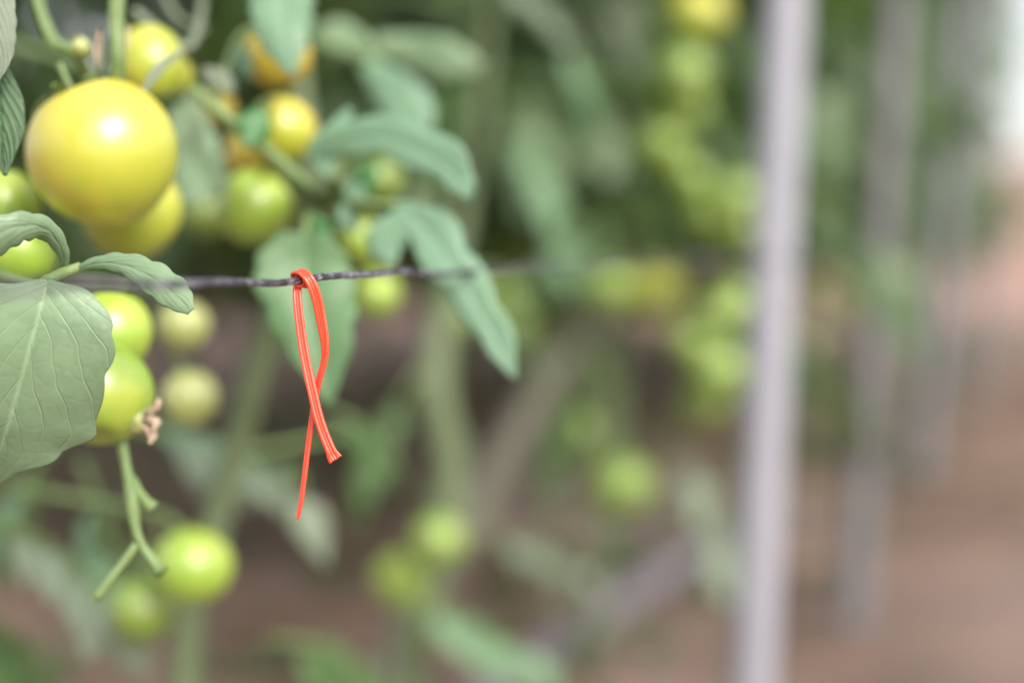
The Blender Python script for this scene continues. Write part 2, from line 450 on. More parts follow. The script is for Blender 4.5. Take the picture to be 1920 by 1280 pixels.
# stems
def stem(key, pts, rad, mat):
    b = PLANT[key].location
    if key == 'B': pts = [(a, c, TB(d)) for a, c, d in pts]; rad = [q*.78 for q in rad]
    w3 = [np.array([b.x, b.y, -.02])]+[P(*q) for q in pts]
    V, Fc = tube_mesh(w3, rad, k=12, n=len(w3)*8, bump=.05)
    mesh('stem', V, Fc, mat, PLANT[key], org=w3[0])
stem('A', [(-160, 1250, .86), (-90, 900, .82), (-60, 600, .82), (-70, 300, .84), (-60, 0, .86), (-60, -500, .9), (20, -1400, .95)], [.009, .008, .008, .007, .007, .006, .006, .004], M_stem)
stem('B', [(345, 1250, 1.02), (395, 1020, 1.02), (440, 850, 1.02), (490, 660, 1.0), (560, 500, .98), (585, 330, .95), (560, 60, 1.0), (560, -400, 1.05), (620, -1200, 1.1)], [.013, .0125, .012, .012, .0115, .009, .006, .006, .005, .004], M_stemold)
stem('C', [(770, 1270, 1.3), (795, 1120, 1.3), (835, 960, 1.3), (845, 860, 1.3), (818, 740, 1.3), (828, 620, 1.32), (850, 480, 1.4), (900, 200, 1.5), (930, -200, 1.5), (950, -800, 1.5)], [.0165, .0165, .016, .0165, .016, .016, .013, .010, .008, .006, .004], M_stemold)
stem('D', [(760, 1190, 1.62), (880, 990, 1.62), (935, 880, 1.64), (1000, 760, 1.66), (1080, 630, 1.68), (1130, 540, 1.72), (1170, 300, 1.8), (1180, 0, 1.8), (1180, -600, 1.8)], [.021, .021, .0205, .020, .020, .019, .014, .010, .008, .006], M_stemgrey)

# --- plant A: fruit
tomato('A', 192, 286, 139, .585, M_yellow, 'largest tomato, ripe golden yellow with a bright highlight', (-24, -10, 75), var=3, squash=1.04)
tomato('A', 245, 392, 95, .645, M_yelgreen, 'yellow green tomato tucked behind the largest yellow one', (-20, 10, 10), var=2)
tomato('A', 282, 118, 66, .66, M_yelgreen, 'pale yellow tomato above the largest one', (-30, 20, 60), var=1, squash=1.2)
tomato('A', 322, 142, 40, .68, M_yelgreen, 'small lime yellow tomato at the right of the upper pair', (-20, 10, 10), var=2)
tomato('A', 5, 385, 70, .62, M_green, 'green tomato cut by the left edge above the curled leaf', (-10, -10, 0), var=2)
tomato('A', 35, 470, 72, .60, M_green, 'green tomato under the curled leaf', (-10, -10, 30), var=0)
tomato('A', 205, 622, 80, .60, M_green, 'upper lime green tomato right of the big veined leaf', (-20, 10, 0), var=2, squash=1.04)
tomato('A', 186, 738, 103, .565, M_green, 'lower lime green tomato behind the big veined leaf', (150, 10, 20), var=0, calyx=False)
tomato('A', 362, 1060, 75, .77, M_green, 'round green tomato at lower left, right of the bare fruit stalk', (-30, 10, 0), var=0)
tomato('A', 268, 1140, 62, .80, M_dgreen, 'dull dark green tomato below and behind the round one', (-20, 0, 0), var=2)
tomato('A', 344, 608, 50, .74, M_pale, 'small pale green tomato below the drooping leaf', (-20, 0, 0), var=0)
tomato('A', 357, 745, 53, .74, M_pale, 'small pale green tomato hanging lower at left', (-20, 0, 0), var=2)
# small fruit with dried flower
o = tomato('A', 262, 790, 24, .56, M_pale, 'tiny new fruit with dried petals', (120, 40, 0), var=2, calyx=False)
s = Soup()
for q in [((270, 800, .556), (285, 815, .554), (280, 832, .552)), ((272, 775, .556), (292, 765, .555), (298, 745, .555)), ((268, 785, .556), (290, 790, .553), (287, 812, .552))]:
    V, Fc = tube_mesh([P(*a) for a in q], [.0013, .0017, .0006], k=7, n=18, bump=.35); s.add(V, Fc)
s.build('dried_petals', M_dried, PLANT['A'])
# bare fruit stalk, lower left
stalk('A', [(226, 812, .57), (236, 870, .565), (248, 940, .56), (258, 1005, .56), (292, 1058, .558), (304, 1072, .557)], [.0026, .0021, .0027, .0019, .0022, .0031], 'fruit_stalk', bump=.09)
stalk('A', [(246, 900, .565), (262, 925, .562), (278, 944, .56), (288, 952, .56)], [.0026, .0021, .0024, .0031], 'fruit_stalk')
stalk('A', [(256, 1020, .56), (225, 1062, .558), (180, 1120, .556)], [.0018, .0017, .0022], 'fruit_stalk')
stalk('A', [(226, 812, .57), (200, 700, .62), (120, 560, .68), (-20, 480, .80)], [.0024, .0024, .0025, .0028], 'fruit_stalk')
tomato('A', 180, 1118, 8, .556, M_green, None, calyx=False)
# upper stalks
stalk('A', [(62, -60, .60), (75, 20, .60), (105, 85, .60), (140, 95, .60), (170, 150, .62)], [.0028, .0026, .0030, .0022, .002], 'fruit_stalk')
stalk('A', [(225, -60, .58), (218, 40, .58), (222, 120, .58), (210, 185, .59)], [.0034, .0032, .0032, .0026], 'fruit_stalk')
o = tomato('A', 152, 88, 19, .60, M_pale, 'tiny pale new fruit on the upper stalk', (0, 40, 0), calyx=False)
for q in [((190, 60, .59), (186, 80, .59), (200, 120, .59)), ((196, 78, .592), (204, 110, .59), (192, 150, .59)), ((175, 150, .6), (150, 165, .6), (130, 150, .6)),
          ((250, 50, .64), (232, 62, .63), (236, 88, .63)), ((340, 100, .62), (300, 130, .60), (275, 170, .585))]:
    pass
leaf('A', [(188, 55, .592), (184, 90, .59), (182, 130, .588)], [2, 6, 2], mat=M_dried, n=10, m=5, label='dried pinkish petal')
leaf('A', [(205, 70, .59), (196, 105, .588), (186, 150, .588)], [3, 9, 2], mat=M_leafgrey, n=10, m=5)
leaf('A', [(345, 95, .60), (310, 118, .595), (285, 145, .59), (268, 178, .585)], [3, 8, 9, 2], mat=M_leafgrey, n=14, m=7, label='narrow silvery leaf over the upper tomatoes')
leaf('A', [(232, 50, .65), (228, 70, .64), (236, 95, .635)], [4, 12, 4], mat=M_dried, n=10, m=5, label='dried pinkish petal')
stalk('A', [(380, -40, .68), (375, 40, .68), (350, 90, .66), (300, 60, .66), (250, 20, .66)], [.0022]*5, 'tendril', mat=M_leafgrey)
stalk('A', [(300, -30, .7), (330, 30, .7), (385, 60, .7)], [.002]*3, 'tendril', mat=M_leafgrey)
# leaves of A
leaf('A', [(88, 524, .497), (84, 548, .495), (70, 600, .494), (48, 680, .496), (20, 780, .504), (4, 832, .511), (-14, 872, .518), (-42, 932, .530)],
     [10, 66, 104, 130, 144, 150, 148, 150, 156, 120, 98, 62, 40, 20, 3], [10, 60, 90, 120, 140, 150, 150, 150, 140, 120, 100, 80, 50, 20, 3], M_leafpale, 'large sharp pale green leaf with fine veins below the wire', n=90, m=61, lobes=.04, nlobe=7.3, pucker=.00008, cup=.10, fold=.10, roll=6)
leaf('A', [(120, 512, .52), (116, 470, .51), (88, 430, .50), (40, 424, .49), (-25, 448, .485), (-90, 490, .48)], [6, 14, 26, 32, 40, 20], [6, 12, 18, 26, 34, 20], M_leafpale, 'leaf curled over like an arch above the wire', n=40, m=21, cup=.5, roll=-10)
leaf('A', [(135, 508, .52), (180, 494, .515), (232, 498, .51), (285, 522, .505), (330, 556, .502), (358, 584, .50)], [3, 12, 24, 32, 30, 8], [3, 10, 16, 28, 26, 8], M_leafpale, 'drooping pale leaf crossing behind the wire', n=40, m=21, cup=.35)
leaf('A', [(140, 506, .525), (185, 500, .52), (235, 512, .515), (250, 520, .515)], [3, 10, 12, 3], [3, 8, 8, 3], M_leafbright, 'bright green underside of the drooping leaf', n=20, m=9)
stalk('A', [(150, 500, .52), (120, 512, .515), (90, 525, .505), (60, 535, .53), (-20, 500, .62), (-60, 430, .82)], [.0018, .0022, .0022, .0022, .0026, .003])
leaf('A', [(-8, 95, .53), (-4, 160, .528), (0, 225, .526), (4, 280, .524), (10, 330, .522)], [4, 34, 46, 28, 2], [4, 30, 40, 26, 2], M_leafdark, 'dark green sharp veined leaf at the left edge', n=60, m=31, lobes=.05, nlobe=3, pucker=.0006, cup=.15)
leaf('A', [(-12, -80, .52), (-8, 0, .518), (-6, 60, .516), (-6, 110, .515), (-10, 160, .514)], [20, 33, 34, 26, 3], None, M_leafgrey, 'dull greyish leaf in the top left corner', n=50, m=25, lobes=.05, pucker=.0005)
leaf('A', [(325, 170, .69), (345, 230, .685), (365, 300, .68), (385, 352, .675), (392, 374, .675)], [12, 44, 50, 44, 26], [12, 30, 42, 52, 40], M_leafpale, 'pale leaf right of the largest tomato', n=34, m=19, fold=.35)
leaf('A', [(330, 180, .70), (345, 195, .70), (320, 215, .69)], [10, 25, 6], None, M_leafgrey, n=12, m=7)
leaf('A', [(300, 812, .94), (370, 845, .94), (440, 878, .94), (515, 918, .94)], [8, 26, 28, 6], None, M_leafmid, 'blurred grey green leaf pointing right at lower left', n=22, m=11)
stalk('A', [(30, 1035, .86), (20, 1000, .86), (-80, 900, .84)], [.002, .002, .003])
stalk('A', [(300, 812, .94), (120, 760, .90), (-80, 800, .82)], [.002, .0025, .003])
stalk('A', [(-8, 95, .53), (-60, 40, .6), (-10, 100, .83)], [.0018, .002, .003])
stalk('A', [(325, 175, .69), (250, 150, .75), (-60, 60, .855)], [.0018, .002, .003])

# thin trusses that carry the hanging fruit
stalk('A', [(-80, 480, .83), (150, 525, .79), (300, 548, .755), (322, 650, .76), (350, 702, .745)], [.0026, .0024, .0022, .0018, .0018], 'fruit_stalk')
stalk('A', [(300, 548, .755), (325, 550, .75), (342, 568, .742)], [.0022, .0018, .0016], 'fruit_stalk')
stalk('A', [(-80, 900, .84), (150, 935, .82), (300, 965, .79), (352, 1000, .772)], [.0026, .0024, .0022, .0018], 'fruit_stalk')
stalk('A', [(300, 965, .79), (290, 1030, .80), (270, 1090, .80)], [.0022, .0018, .0018], 'fruit_stalk')
# --- plant B
tomato('B', 520, 105, 62, .90, M_orange, 'orange tomato highest in the middle cluster', (-20, 10, 0), var=1)
tomato('B', 528, 245, 66, .88, M_yellow, 'yellow tomato in the middle cluster', (-20, 10, 0), var=0)
tomato('B', 470, 290, 50, .92, M_orange, 'orange tomato half hidden behind the yellow one', (-20, 10, 0), var=2)
tomato('B', 408, 205, 34, .90, M_orange, None, (-20, 10, 0), var=1)
tomato('B', 476, 388, 74, .88, M_green, 'lime green tomato lowest in the middle cluster', (-20, 10, 0), var=0)
tomato('B', 712, 335, 46, .98, M_dgreen, None, (-20, 0, 0), var=0)
tomato('B', 680, 450, 48, 1.0, M_green, None, (-20, 0, 0), var=0)
tomato('B', 706, 550, 44, 1.02, M_green, None, (-20, 0, 0), var=2)
tomato('B', 385, 400, 45, 1.0, M_dgreen, None, (-20, 0, 0), var=2)
stalk('B', [(362, 165, .80), (400, 200, .80), (450, 240, .81), (510, 290, .82), (575, 350, .84), (588, 380, .92)], [.0038, .0038, .0036, .0036, .0034, .0036], 'fruit_stalk')
for q in ([(510, 290, .82), (500, 318, .86), (482, 332, .88)], [(450, 240, .81), (490, 200, .85), (520, 190, .88)], [(588, 385, .92), (660, 400, .96), (678, 412, 1.0)],
          [(588, 385, .92), (660, 310, .95), (708, 298, .98)], [(678, 412, 1.0), (715, 470, 1.02), (708, 515, 1.02)], [(400, 200, .80), (450, 70, .88), (512, 58, .90)]):
    stalk('B', q, [.0022, .0018, .0018], 'fruit_stalk')
leaf('B', [(495, 205, .79), (476, 238, .785), (460, 276, .78)], [10, 32, 5], None, M_leafemer, 'small emerald leaf on the fruit stalk', n=16, m=9)
leaf('B', [(525, -90, .80), (528, 0, .80), (532, 70, .80), (550, 142, .80)], [50, 58, 48, 4], None, M_leafmid, n=24, m=13, label='broad mint leaf hanging down from the top edge')
leaf('B', [(590, 62, 1.0), (635, 74, 1.0), (700, 92, 1.0)], [12, 36, 12], None, M_leafpale, n=16, m=9)
leaf('B', [(700, 78, 1.0), (770, 96, 1.0), (840, 112, .99), (905, 128, .99)], [12, 32, 38, 8], None, M_leafpale, n=20, m=11)
leaf('B', [(684, 118, .95), (728, 162, .95), (772, 208, .95), (796, 256, .95)], [16, 38, 44, 14], None, M_leafmid, n=20, m=11)
leaf('B', [(596, 302, .82), (640, 268, .81), (700, 256, .80), (770, 276, .79), (832, 312, .785), (866, 344, .78), (881, 376, .78)],
     [8, 32, 36, 48, 46, 30, 3], [6, 22, 30, 34, 30, 22, 3], M_leafmid, 'long mint green leaf arching right above the wire', n=44, m=21, lobes=.22, nlobe=3.4, fold=.4)
leaf('B', [(657, 204, .82), (628, 255, .82), (612, 290, .82), (622, 334, .82)], [6, 26, 34, 8], None, M_leafmid, n=22, m=11, lobes=.12)
leaf('B', [(745, 384, .80), (800, 432, .80), (848, 498, .79), (892, 570, .785), (932, 642, .78), (966, 710, .775)],
     [12, 48, 46, 40, 34, 3], [12, 40, 42, 34, 26, 3], M_leafmid, 'long pointed mint leaf hanging down across the wire', n=44, m=21, lobes=.18, nlobe=3.6, fold=.4)
leaf('B', [(770, 395, .80), (738, 430, .80), (724, 460, .80), (738, 500, .80)], [10, 34, 36, 4], None, M_leafmid, n=22, m=11)
leaf('B', [(572, 436, .80), (572, 500, .80), (580, 580, .79), (600, 665, .785), (618, 760, .78)], [40, 84, 88, 60, 3], [50, 94, 80, 52, 3], M_leafdeep, 'broad green leaf hanging right behind the twist tie', n=40, m=21, lobes=.09, nlobe=5, fold=.55)
for (sp_, ww, mm) in [([(650, 330, .84), (665, 365, .84), (690, 385, .84)], [5, 22, 5], M_leafmid), ([(640, 385, .84), (650, 410, .84), (670, 432, .84)], [5, 20, 5], M_leafmid),
                      ([(590, 400, .85), (600, 425, .85), (620, 445, .85)], [5, 18, 5], M_leafemer), ([(700, 300, .9), (690, 330, .9), (700, 360, .9)], [6, 22, 5], M_leafemer),
                      ([(440, 90, .86), (455, 115, .86), (465, 150, .86)], [5, 20, 5], M_leafmid), ([(380, 130, .8), (410, 150, .8), (440, 170, .8)], [5, 22, 5], M_leafgrey)]:
    leaf('B', sp_, ww, None, mm, n=14, m=9)
stalk('B', [(588, 385, .92), (620, 350, .84), (640, 300, .82), (690, 262, .805)], [.003, .0028, .0025, .0018])
stalk('B', [(588, 385, .92), (660, 380, .84), (745, 384, .80)], [.003, .0026, .002])
stalk('B', [(588, 385, .92), (575, 410, .84), (572, 440, .80)], [.003, .0026, .002])
stalk('B', [(560, 60, 1.0), (620, 90, .98), (690, 110, .96), (740, 90, 1.0)], [.003, .0026, .002, .002])
stalk('B', [(560, 0, 1.0), (540, -60, .85), (525, -90, .80)], [.003, .0026, .002])
stalk('B', [(450, 850, 1.02), (560, 830, 1.04), (640, 815, 1.05)], [.003, .0026, .002])

# --- plant C, D
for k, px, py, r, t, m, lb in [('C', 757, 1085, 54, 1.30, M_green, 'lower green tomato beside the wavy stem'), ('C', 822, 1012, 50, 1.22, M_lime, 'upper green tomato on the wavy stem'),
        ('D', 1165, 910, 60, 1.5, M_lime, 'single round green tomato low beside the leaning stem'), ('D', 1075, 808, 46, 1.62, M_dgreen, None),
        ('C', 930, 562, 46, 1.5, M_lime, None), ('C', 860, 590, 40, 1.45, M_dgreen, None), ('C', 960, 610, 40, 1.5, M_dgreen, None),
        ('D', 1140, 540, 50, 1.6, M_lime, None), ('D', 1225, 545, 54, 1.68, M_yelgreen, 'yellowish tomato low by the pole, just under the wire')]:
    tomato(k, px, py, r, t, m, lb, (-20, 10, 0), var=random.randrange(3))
stalk('C', [(790, 1150, 1.3), (800, 1080, 1.28), (770, 1040, 1.24)], [.004, .003, .003])
stalk('D', [(1080, 630, 1.68), (1150, 720, 1.6), (1168, 850, 1.5)], [.004, .003, .003])
stalk('D', [(1080, 630, 1.68), (1080, 720, 1.64), (1075, 760, 1.62)], [.004, .003, .003])
stalk('C', [(828, 620, 1.32), (880, 530, 1.38), (930, 510, 1.4)], [.004, .003, .003])
stalk('D', [(1130, 540, 1.72), (1160, 470, 1.66), (1225, 490, 1.62)], [.004, .003, .003])

# ------------------------------------------------------------------ random compound foliage
def compound(s, base, d, L, ok=None):
    """one pinnate leaf into soup s"""
    d = nrm(np.asarray(d, float)); pts = [np.asarray(base, float)]
    for i in range(6):
        dd = nrm(d+np.array([0, 0, -.16*i])); pts.append(pts[-1]+dd*L/6)
    pts = np.array(pts)
    if ok and not all(ok(p) for p in pts): return False
    V, Fc = tube_mesh(pts, np.linspace(.0028, .0013, 7), k=4, n=8); s.add(V, Fc, None, 1)
    for i in range(2, 7):
        T = nrm(pts[i]-pts[i-1]); sd = nrm(np.cross(T, [0, 0, 1]))
        for sg in ((-1, 1) if i < 6 else (0,)):
            ll = L*random.uniform(.30, .46)*(1.15 if sg == 0 else 1)
            dirn = nrm(T*(.5 if sg else 1)+sd*sg*.95+np.array([0, 0, random.uniform(-.75, .05)]))
            up = nrm(np.array([random.uniform(-.6, .6), random.uniform(-.6, .6), 1.0]))
            Mx = basis(dirn, up); tv, tf = LT[random.randrange(5)]
            sc = np.array([ll*random.uniform(.9, 1.25), ll, ll])
            s.add((tv*sc) @ Mx.T+pts[i]+dirn*.008, tf, None, 0)
    return True
def foliage(parent, axis_pts, z0, z1, count, L=(.26, .40), ok=None, mats=None):
    """leaves leaving a stem given by a function z -> point"""
    s = Soup()
    for i in range(count):
        z = z0+(z1-z0)*(i+random.random())/count
        a = i*2.4+random.uniform(-.4, .4)
        d = np.array([math.cos(a), math.sin(a), random.uniform(-.1, .55)])
        compound(s, axis_pts(z), d, random.uniform(*L), ok)
    if s.n: return s.build('foliage', mats or [M_foliage, M_stem], parent, org=axis_pts(z0))

M_spraymint = leaf_mat('leaf_soft_mint', (.12, .22, .12), (.19, .32, .19), veins=False, rough=.45, trans=.25)
M_spraygrey = leaf_mat('leaf_soft_grey', (.15, .19, .14), (.22, .27, .20), veins=False, rough=.5, trans=.2)
def spray(key, a, b, t, mat, t2=None):
    """a blurred compound leaf running from pixel a to pixel b"""
    p0 = P(*a, t); p1 = P(*b, t2 or t); L = np.linalg.norm(p1-p0); s_ = Soup()
    d = nrm(p1-p0); d[2] += .35
    compound(s_, p0, d, L*1.05)
    s_.build('leaf', [mat, M_stem], PLANT[key], org=p0)
for a in [('A', (150, 860), (215, 1090), .88, M_spraymint), ('A', (130, 800), (-10, 1060), .90, M_spraymint), ('A', (-60, 960), (190, 1130), .86, M_spraygrey), ('A', (-90, 1090), (60, 1290), .92, M_leafdull),
          ('A', (250, 800), (520, 910), .95, M_spraygrey),
          ('B', (600, 770), (720, 850), 1.0, M_leafdull), ('B', (500, 1200), (700, 1270), 1.0, M_leafdull), ('C', (730, 1130), (960, 1220), 1.25, M_spraymint), ('C', (790, 700), (700, 880), 1.25, M_leafdull),
          ('D', (880, 1000), (1060, 1060), 1.5, M_spraygrey), ('D', (1240, 800), (1350, 1040), 1.7, M_spraygrey),
          ('C', (900, -60), (1040, 50), 1.3, M_spraygrey), ('D', (1040, 20), (1110, 220), 1.5, M_spraymint), ('C', (940, 180), (1040, 430), 1.4, M_spraymint),
          ('D', (1110, -20), (1180, 120), 1.7, M_spraygrey), ('D', (1150, 380), (1010, 520), 1.55, M_spraymint), ('C', (880, 60), (820, 300), 1.4, M_leafdull), ('D', (1170, 300), (1230, 420), 1.7, M_leafdull),
          ('D', (1230, 560), (1370, 700), 1.65, M_leafdull), ('C', (820, 500), (960, 620), 1.35, M_leafdull), ('D', (1120, 700), (1040, 860), 1.6, M_leafdull)]:
    spray(*a)

def clear_near(p):
    px, py, t = proj(p)
    if t < .2: return True if px < -800 else False
    if px < -350: return t > .75
    return t > 1.12 + max(0, (px-200)/900*.30)
for k, z0, cnt in (('A', .70, 26), ('B', .66, 26), ('C', .62, 30), ('D', .60, 30)):
    b = PLANT[k].location
    bx = {'A': (-.52, .92), 'B': (-.20, 1.16), 'C': (-.06, 1.48), 'D': (.13, 1.85)}[k]
    foliage(PLANT[k], lambda z, bx=bx: np.array([bx[0], bx[1], z]), z0, 2.1, cnt, ok=clear_near)

# ------------------------------------------------------------------ rows further back: three kinds copied
def make_proto(seed, nleaf, zlow):
    random.seed(seed)
    r = empty('tomato_plant', (0, 0, 0), 'x', 'tomato plant', 'x')
    PLANT['p%d' % seed] = r
    pts = [np.array([.05*math.sin(z*3+seed), .05*math.cos(z*2.3+seed), z]) for z in np.linspace(-.02, 2.5, 12)]
    V, Fc = tube_mesh(pts, np.linspace(.010, .004, 12), k=8, n=40, bump=.05)
    mesh('stem', V, Fc, M_stemold, r, org=(0, 0, 0))
    foliage(r, lambda z: np.array([.05*math.sin(z*3+seed), .05*math.cos(z*2.3+seed), z]), zlow, 2.55, nleaf)
    for c in range(4):
        zc = random.choice([.62, .68, .74, .85, 1.0, .58]); a = random.uniform(0, 6.28)
        cx, cy = .13*math.cos(a), .13*math.sin(a)
        for k in range(random.randint(3, 5)):
            tomato(None, 0, 0, random.uniform(.02, .032), 1, random.choice([M_lime, M_lime, M_green, M_dgreen, M_yelgreen]),
                   None, (random.uniform(-30, 30), 20, 0), var=random.randrange(3), parent=r,
                   loc=(cx+random.uniform(-.04, .04), cy+random.uniform(-.04, .04), zc-.05*k+random.uniform(-.01, .01)))
    return r
protos = [make_proto(21, 42, .58), make_proto(22, 42, .70), make_proto(23, 44, .66), make_proto(24, 46, .50), make_proto(25, 46, .44)]
def copy_tree(o, parent=None):
    c = o.copy(); C.objects.link(c)
    if parent: c.parent = parent
    for ch in o.children: copy_tree(ch, c)
    return c
used = set()
def put(loc, rz, kind, label, group, sc=1.0):
    o = protos[kind] if kind not in used else copy_tree(protos[kind])
    used.add(kind)
    o.location = loc; o.rotation_euler = (0, 0, rz); o.scale = (sc, sc, sc)
    o['label'] = label; o['group'] = group
random.seed(5)
names = ['tomato plant right behind the white pole, green fruit hanging beside it', 'tomato plant between the white pole and the first grey pole', 'tomato plant behind the first grey pole']
y = 2.15; i = 0
while y < 8.2:
    p = row(y, .42+random.uniform(-.05, .05))
    if i < 3: lb, g = names[i], 'tomato plants trained up behind the wire'
    else: lb, g = 'blurred leafy tomato plant further down the wire row past the grey pole', 'far tomato plants of the wire row'
    put((p[0], p[1], 0), random.uniform(0, 6.28), i % 3, lb, g, random.uniform(.94, 1.06)); y += .40; i += 1
for w_, y0, lab in ((1.6, 2.0, 'blurred leafy tomato plant in the second row'), (2.8, 3.2, 'dark leafy tomato plant in the third row at the back')):
    y = y0
    while y < 9.0:
        p = row(y, w_+random.uniform(-.08, .08))
        px, py, t = proj((p[0], p[1], .6))
        if px > -500: put((p[0], p[1], 0), random.uniform(0, 6.28), random.choice([3, 4]), lab, lab.replace('plant', 'plants'), random.uniform(.98, 1.12))
        y += .42

# fruit trusses placed on the plants by the white pole
plant('E', row(1.95, .36)*[1, 1, 0], 'tomato plant left of the white pole, with a tall string of lime green tomatoes')
eb = PLANT['E'].location
V, Fc = tube_mesh([np.array([eb.x, eb.y, z])+np.array([.02*math.sin(z*4), .02*math.cos(z*3), 0]) for z in np.linspace(-.02, 2.3, 10)], np.linspace(.011, .005, 10), k=10, n=40, bump=.05)
mesh('stem', V, Fc, M_stemold, PLANT['E'], org=eb)
for px, py, r, m in [(1308, 20, 56, M_yelgreen), (1282, 140, 54, M_lime), (1272, 200, 56, M_lime), (1238, 268, 46, M_lime), (1380, 370, 44, M_lime), (1392, 430, 46, M_lime),
                     (1330, 400, 44, M_lime), (1300, 640, 46, M_dgreen), (1345, 690, 50, M_lime), (1320, 750, 44, M_lime), (1390, 560, 44, M_lime), (1290, 330, 40, M_dgreen), (1350, 590, 44, M_dgreen)]:
    tomato('E', px, py, r, 1.55+random.uniform(-.04, .04), m, None, (random.uniform(-30, 30), 10, 0), var=random.randrange(3))
foliage(PLANT['E'], lambda z: np.array([eb.x, eb.y+.08, z]), .55, 2.2, 30, ok=lambda p: proj(p)[2] > 1.62)

# ------------------------------------------------------------------ wire
def wire():
    m, t, out = newmat('twisted_wire')
    nz = noise_tex(t, 900, 3); nl = noise_tex(t, 160, 3)
    c = ramp(t, nl, [(.36, (.028, .025, .034)), (.52, (.075, .07, .095)), (.68, (.27, .26, .32))])
    bs = N(t, 'ShaderNodeBsdfPrincipled', i_Roughness=.34, i_Metallic=.25)
    t.links.new(c, bs.inputs['Base Color'])
    bp = N(t, 'ShaderNodeBump', i_Strength=.35, i_Distance=.0004); t.links.new(nz, bp.inputs['Height'])
    t.links.new(bp.outputs[0], bs.inputs['Normal']); t.links.new(bs.outputs[0], out.inputs[0])
    e = np.array([0, 0, 1.0]); s = Soup()
    L0, L1 = -.42, 10.4
    ss = np.concatenate([np.arange(L0, .9, .0018), np.arange(.9, L1, .012)])
    for k in range(5):
        a0 = 2*math.pi*k/5; pts = []
        for q in ss:
            sag = .0006*math.sin(q*37)+.0004*math.sin(q*91+1)-.0004*math.exp(-((q+.02)/.05)**2)
            c0 = W0+WDIR*q+e*(sag+.0115*q/1.4*0)
            a = a0+q*2*math.pi/.058+.9*math.sin(q*47)+.5*math.sin(q*113)
            r = .00080*(1+.12*math.sin(q*140+k))
            pts.append(c0+r*(math.cos(a)*WN+math.sin(a)*e))
        pts = np.array(pts); kk = 8; T = nrm(np.gradient(pts, axis=0)); A = nrm(np.cross(T, e)); B = np.cross(T, A)
        ang = np.arange(kk)*2*math.pi/kk
        V = (pts[:, None]+.00055*(np.cos(ang)[None, :, None]*A[:, None]+np.sin(ang)[None, :, None]*B[:, None])).reshape(-1, 3)
        s.add(V, grid_faces(len(pts), kk, True))
    o = s.build('trellis_wire', m, org=W0)
    props(o, 'dark grey twisted wire stretched across in front of the tomato plants', 'wire')
wire()

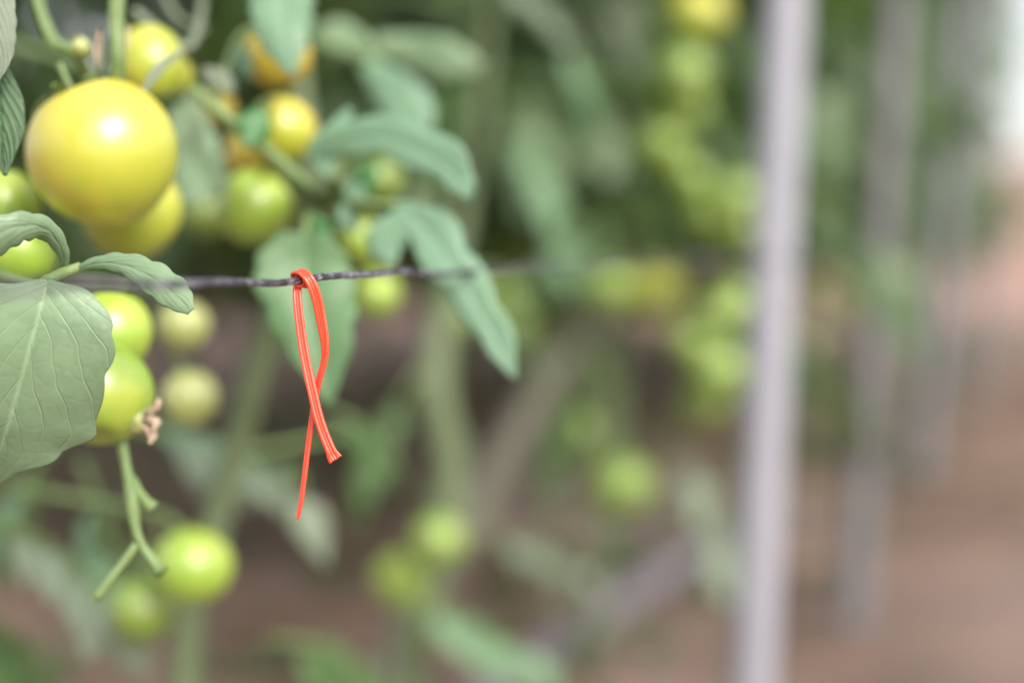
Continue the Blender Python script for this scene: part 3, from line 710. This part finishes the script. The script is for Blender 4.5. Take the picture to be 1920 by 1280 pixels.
# ------------------------------------------------------------------ red twist tie
TT = 1400*.51/(1040-(566-960)) 
def tie():
    root = empty('twist_tie', P(566, 524, TT), 'bright orange red plastic coated twist tie looped over the wire with two crossing tails', 'twist tie')
    m, t, out = newmat('red_plastic')
    nz = noise_tex(t, 700, 3)
    bs = N(t, 'ShaderNodeBsdfPrincipled', i_Roughness=.36)
    t.links.new(mixc(t, nz, (.76, .048, .011), (.84, .068, .016)), bs.inputs['Base Color'])
    bs.inputs['Subsurface Weight'].default_value = .15; bs.inputs['Subsurface Radius'].default_value = (1, .3, .15); bs.inputs['Subsurface Scale'].default_value = .001
    bs.inputs['Specular IOR Level'].default_value = 1.0; bs.inputs['Coat Weight'].default_value = .2; bs.inputs['Coat Roughness'].default_value = .3
    bp = N(t, 'ShaderNodeBump', i_Strength=.25, i_Distance=.0002); t.links.new(nz, bp.inputs['Height'])
    t.links.new(bp.outputs[0], bs.inputs['Normal']); t.links.new(bs.outputs[0], out.inputs[0])
    # px, py, toward-camera px, normal(r,u,t), half width px, thickness px
    K = [(629, 861, 13, 0, .1, -1, 14.5, 1.4), (624, 853, 13, 0, .1, -1, 13, 1.8), (619.5, 843, 13, 0, .1, -1, 10.8, 2.9), (607, 812, 12, 0, .05, -1, 10.2, 3.2), (596, 778, 11, 0, 0, -1, 10, 3.3),
         (586, 735, 9, 0, 0, -1, 10, 3.3), (576, 690, 6, 0, 0, -1, 10, 3.3), (567, 640, 3, 0, 0, -1, 10, 3.3), (560.5, 590, 0, 0, 0, -1, 9.6, 3.3), (557.5, 560, -3, 0, 0, -1, 9.4, 3.2),
         (557.5, 541, -7, 0, .1, -1, 9, 3), (559, 525, -11, 0, 0, -1, 8, 3), (562, 513.5, -3, 0, 1, -.2, 7, 2.8), (568, 515, 7, .1, .7, .7, 7, 2.8), (573, 525, 11, 0, 0, 1, 7, 2.8),
         (573, 535, 7, 0, -.8, .6, 7.5, 2.8), (566, 537, -3, 0, -1, -.1, 8, 2.8), (557, 529, -15, 0, -.2, -1, 8.5, 3), (553, 517, -12, -.2, .6, -.8, 9, 3), (556.5, 509.5, 1, -.25, 1, .15, 10, 3.0),
         (566, 510, 12, 0, .8, .6, 10.2, 3.2), (578, 521, 18, .2, .3, 1, 10.5, 3.3), (587, 538, 17, .3, .1, 1, 10.8, 3.3), (594, 560, 13, .3, 0, 1, 10.8, 3.3), (600, 588, 8, .2, 0, 1, 10.4, 3.3),
         (606, 620, 4, -.25, 0, 1, 10, 3.3), (609.5, 650, 1, -.7, 0, 1, 9.5, 3.3), (608, 676, -2, -1, 0, .9, 9.5, 3.3), (600, 705, -6, -1.1, -.3, .8, 9.5, 3.2), (591, 745, -11, -1.1, -.2, .8, 9.3, 3.1),
         (584, 790, -14, -1.1, -.1, .8, 9, 3.0), (577, 840, -14, -1.1, 0, .8, 8.6, 2.9), (571, 890, -12, -1.1, 0, .8, 8, 2.8), (565, 935, -10, -1.1, 0, .8, 7.2, 2.6), (560, 962, -9, -1, 0, .8, 5.5, 2.3), (557.5, 972, -9, -1, 0, .8, 3.5, 2.0)]
    K = np.array(K, float); t0 = TT; pxm = t0/F
    n = 420; d = crom(K, n)
    up = np.array([0, sp, cp]); fw = np.array([0, cp, -sp]); rt = np.array([1., 0, 0])
    pts = np.array([P(a[0], a[1], t0-a[2]*pxm) for a in d])
    T = nrm(np.gradient(pts, axis=0)); Nv = np.array([rt*a[3]+up*a[4]-fw*a[5] for a in d])
    Nv = nrm(Nv-np.sum(Nv*T, 1)[:, None]*T); L = np.cross(T, Nv)
    prof = []
    def top(x):
        ax = abs(x)
        if ax < .13: return .62*math.sqrt(max(0, 1-(ax/.17)**2))*.55+.42
        if ax < .21: return .30
        q = (ax-.60)/.40
        return max(.02, math.sqrt(max(0, 1-q*q)))*1.0
    xs = np.concatenate([[-1], -1+.03*np.arange(1, 3), np.linspace(-.9, .9, 37), 1-.03*np.arange(1, 3)[::-1], [1]])
    prof = [(x, top(x)) for x in xs]+[(x, -top(x)) for x in xs[::-1][1:-1]]
    V = []
    for i in range(n):
        hw = d[i, 6]*pxm*.94; th = d[i, 7]*pxm
        for j, (x, yv) in enumerate(prof):
            e = 0
            if i < 3: e = random.uniform(-1.6, 1.2)*pxm*(1-i/3)
            fl = max(0, 1-i/14)
            yy = yv*th*(1-fl*.0)
            if fl > 0: yy += math.sin(x*16)*.5*pxm*fl
            V.append(pts[i]+L[i]*x*hw+Nv[i]*yy+T[i]*e)
    kk = len(prof); Fc = grid_faces(n, kk, True); Fc.append(tuple(range(kk))[::-1]); Fc.append(tuple((n-1)*kk+j for j in range(kk)))
    mesh('plastic_strip', V, Fc, m, root, org=pts[0])
    mw = simple_mat('core_wire', (.30, .27, .16), (.45, .40, .25), scale=300, rough=.4, metallic=.7)
    V, Fc = tube_mesh([P(558.5, 966, t0+9*pxm), P(557, 974, t0+9*pxm), P(556.6, 980, t0+9*pxm)], [.00026, .00026, .0002], k=8)
    mesh('metal_core', V, Fc, mw, root)
tie()

# ------------------------------------------------------------------ poles
def pole(top, bot, t, r, mat, label, cat='pole'):
    a = P(top[0], top[1], t); b = P(bot[0], bot[1], t); d = (a-b)/(a[2]-b[2])
    base = b+d*(-.05-b[2]); head = b+d*(2.6-b[2]); root_l = b+d*(0-b[2])
    root = empty('pole', root_l, label, cat, 'support poles along the wire')
    k = 24; V = []; hs = np.linspace(0, 1, 30)
    for h in hs:
        c = base+(head-base)*h
        for j in range(k):
            an = 2*math.pi*j/k; V.append(c+r*np.array([math.cos(an), math.sin(an), 0]))
    Fc = grid_faces(len(hs), k, True)+[tuple((len(hs)-1)*k+j for j in range(k))]
    mesh('shaft', V, Fc, mat, root, org=root_l)
    wz = row(b[1], 0)[2]; c = b+d*(wz-b[2])
    # wire clip round the shaft where the wire passes
    V, Fc = tube_mesh([c+(r+.0015)*np.array([math.cos(q), math.sin(q), .02*math.sin(q)]) for q in np.linspace(0, 6.28, 14)], .0012, k=6, n=40)
    mesh('wire_clip', V, Fc, M_clip, root)
M_clip = simple_mat('clip_steel', (.30, .30, .32), (.42, .42, .45), rough=.4, metallic=.8)
M_white = simple_mat('white_pole_paint', (.265, .268, .315), (.325, .328, .38), scale=6, rough=.42, bump=.1, lo=.3, hi=.7)
M_poleshade = simple_mat('shaded_pole_steel', (.135, .133, .147), (.195, .193, .21), scale=5, rough=.6, metallic=.1, bump=.1, lo=.3, hi=.7)  # shade on the pole behind the white one, painted in as darker grey
M_poleshade2 = simple_mat('shaded_pole_steel_pale', (.165, .172, .20), (.22, .227, .26), scale=5, rough=.6, metallic=.1, bump=.1, lo=.3, hi=.7)  # shade put into the base grey of the farther poles, slightly paler
pole((1474, 0), (1412, 1280), 1.25, .0198, M_white, 'pale lavender white pole nearest the camera')
pole((1682, 0), (1600, 1150), 2.25, .024, M_poleshade, 'first grey pole right of the white one')
pole((1806, 0), (1735, 780), 3.5, .026, M_poleshade2, 'second grey pole right of the white one')
pole((1862, 0), (1832, 620), 5.6, .026, M_poleshade2, 'farthest grey pole near the end of the row')

# ------------------------------------------------------------------ irrigation pipe on the soil
def pipe():
    m = simple_mat('pipe_plastic', (.16, .14, .165), (.23, .20, .23), scale=4, rough=.5, bump=.2)
    pts = []
    for yv in np.linspace(.9, 3.4, 14):
        x = .04+.44*(yv-1.93)+.012*math.sin(yv*5); z = .026 if yv < 2.5 else .026-.05*(yv-2.5)
        pts.append((x, yv, z))
    V, Fc = tube_mesh(pts, .030, k=14, n=80)
    props(mesh('irrigation_pipe', V, Fc, m, org=pts[0]), 'pale lavender grey irrigation pipe lying on the soil along the row', 'pipe')
pipe()
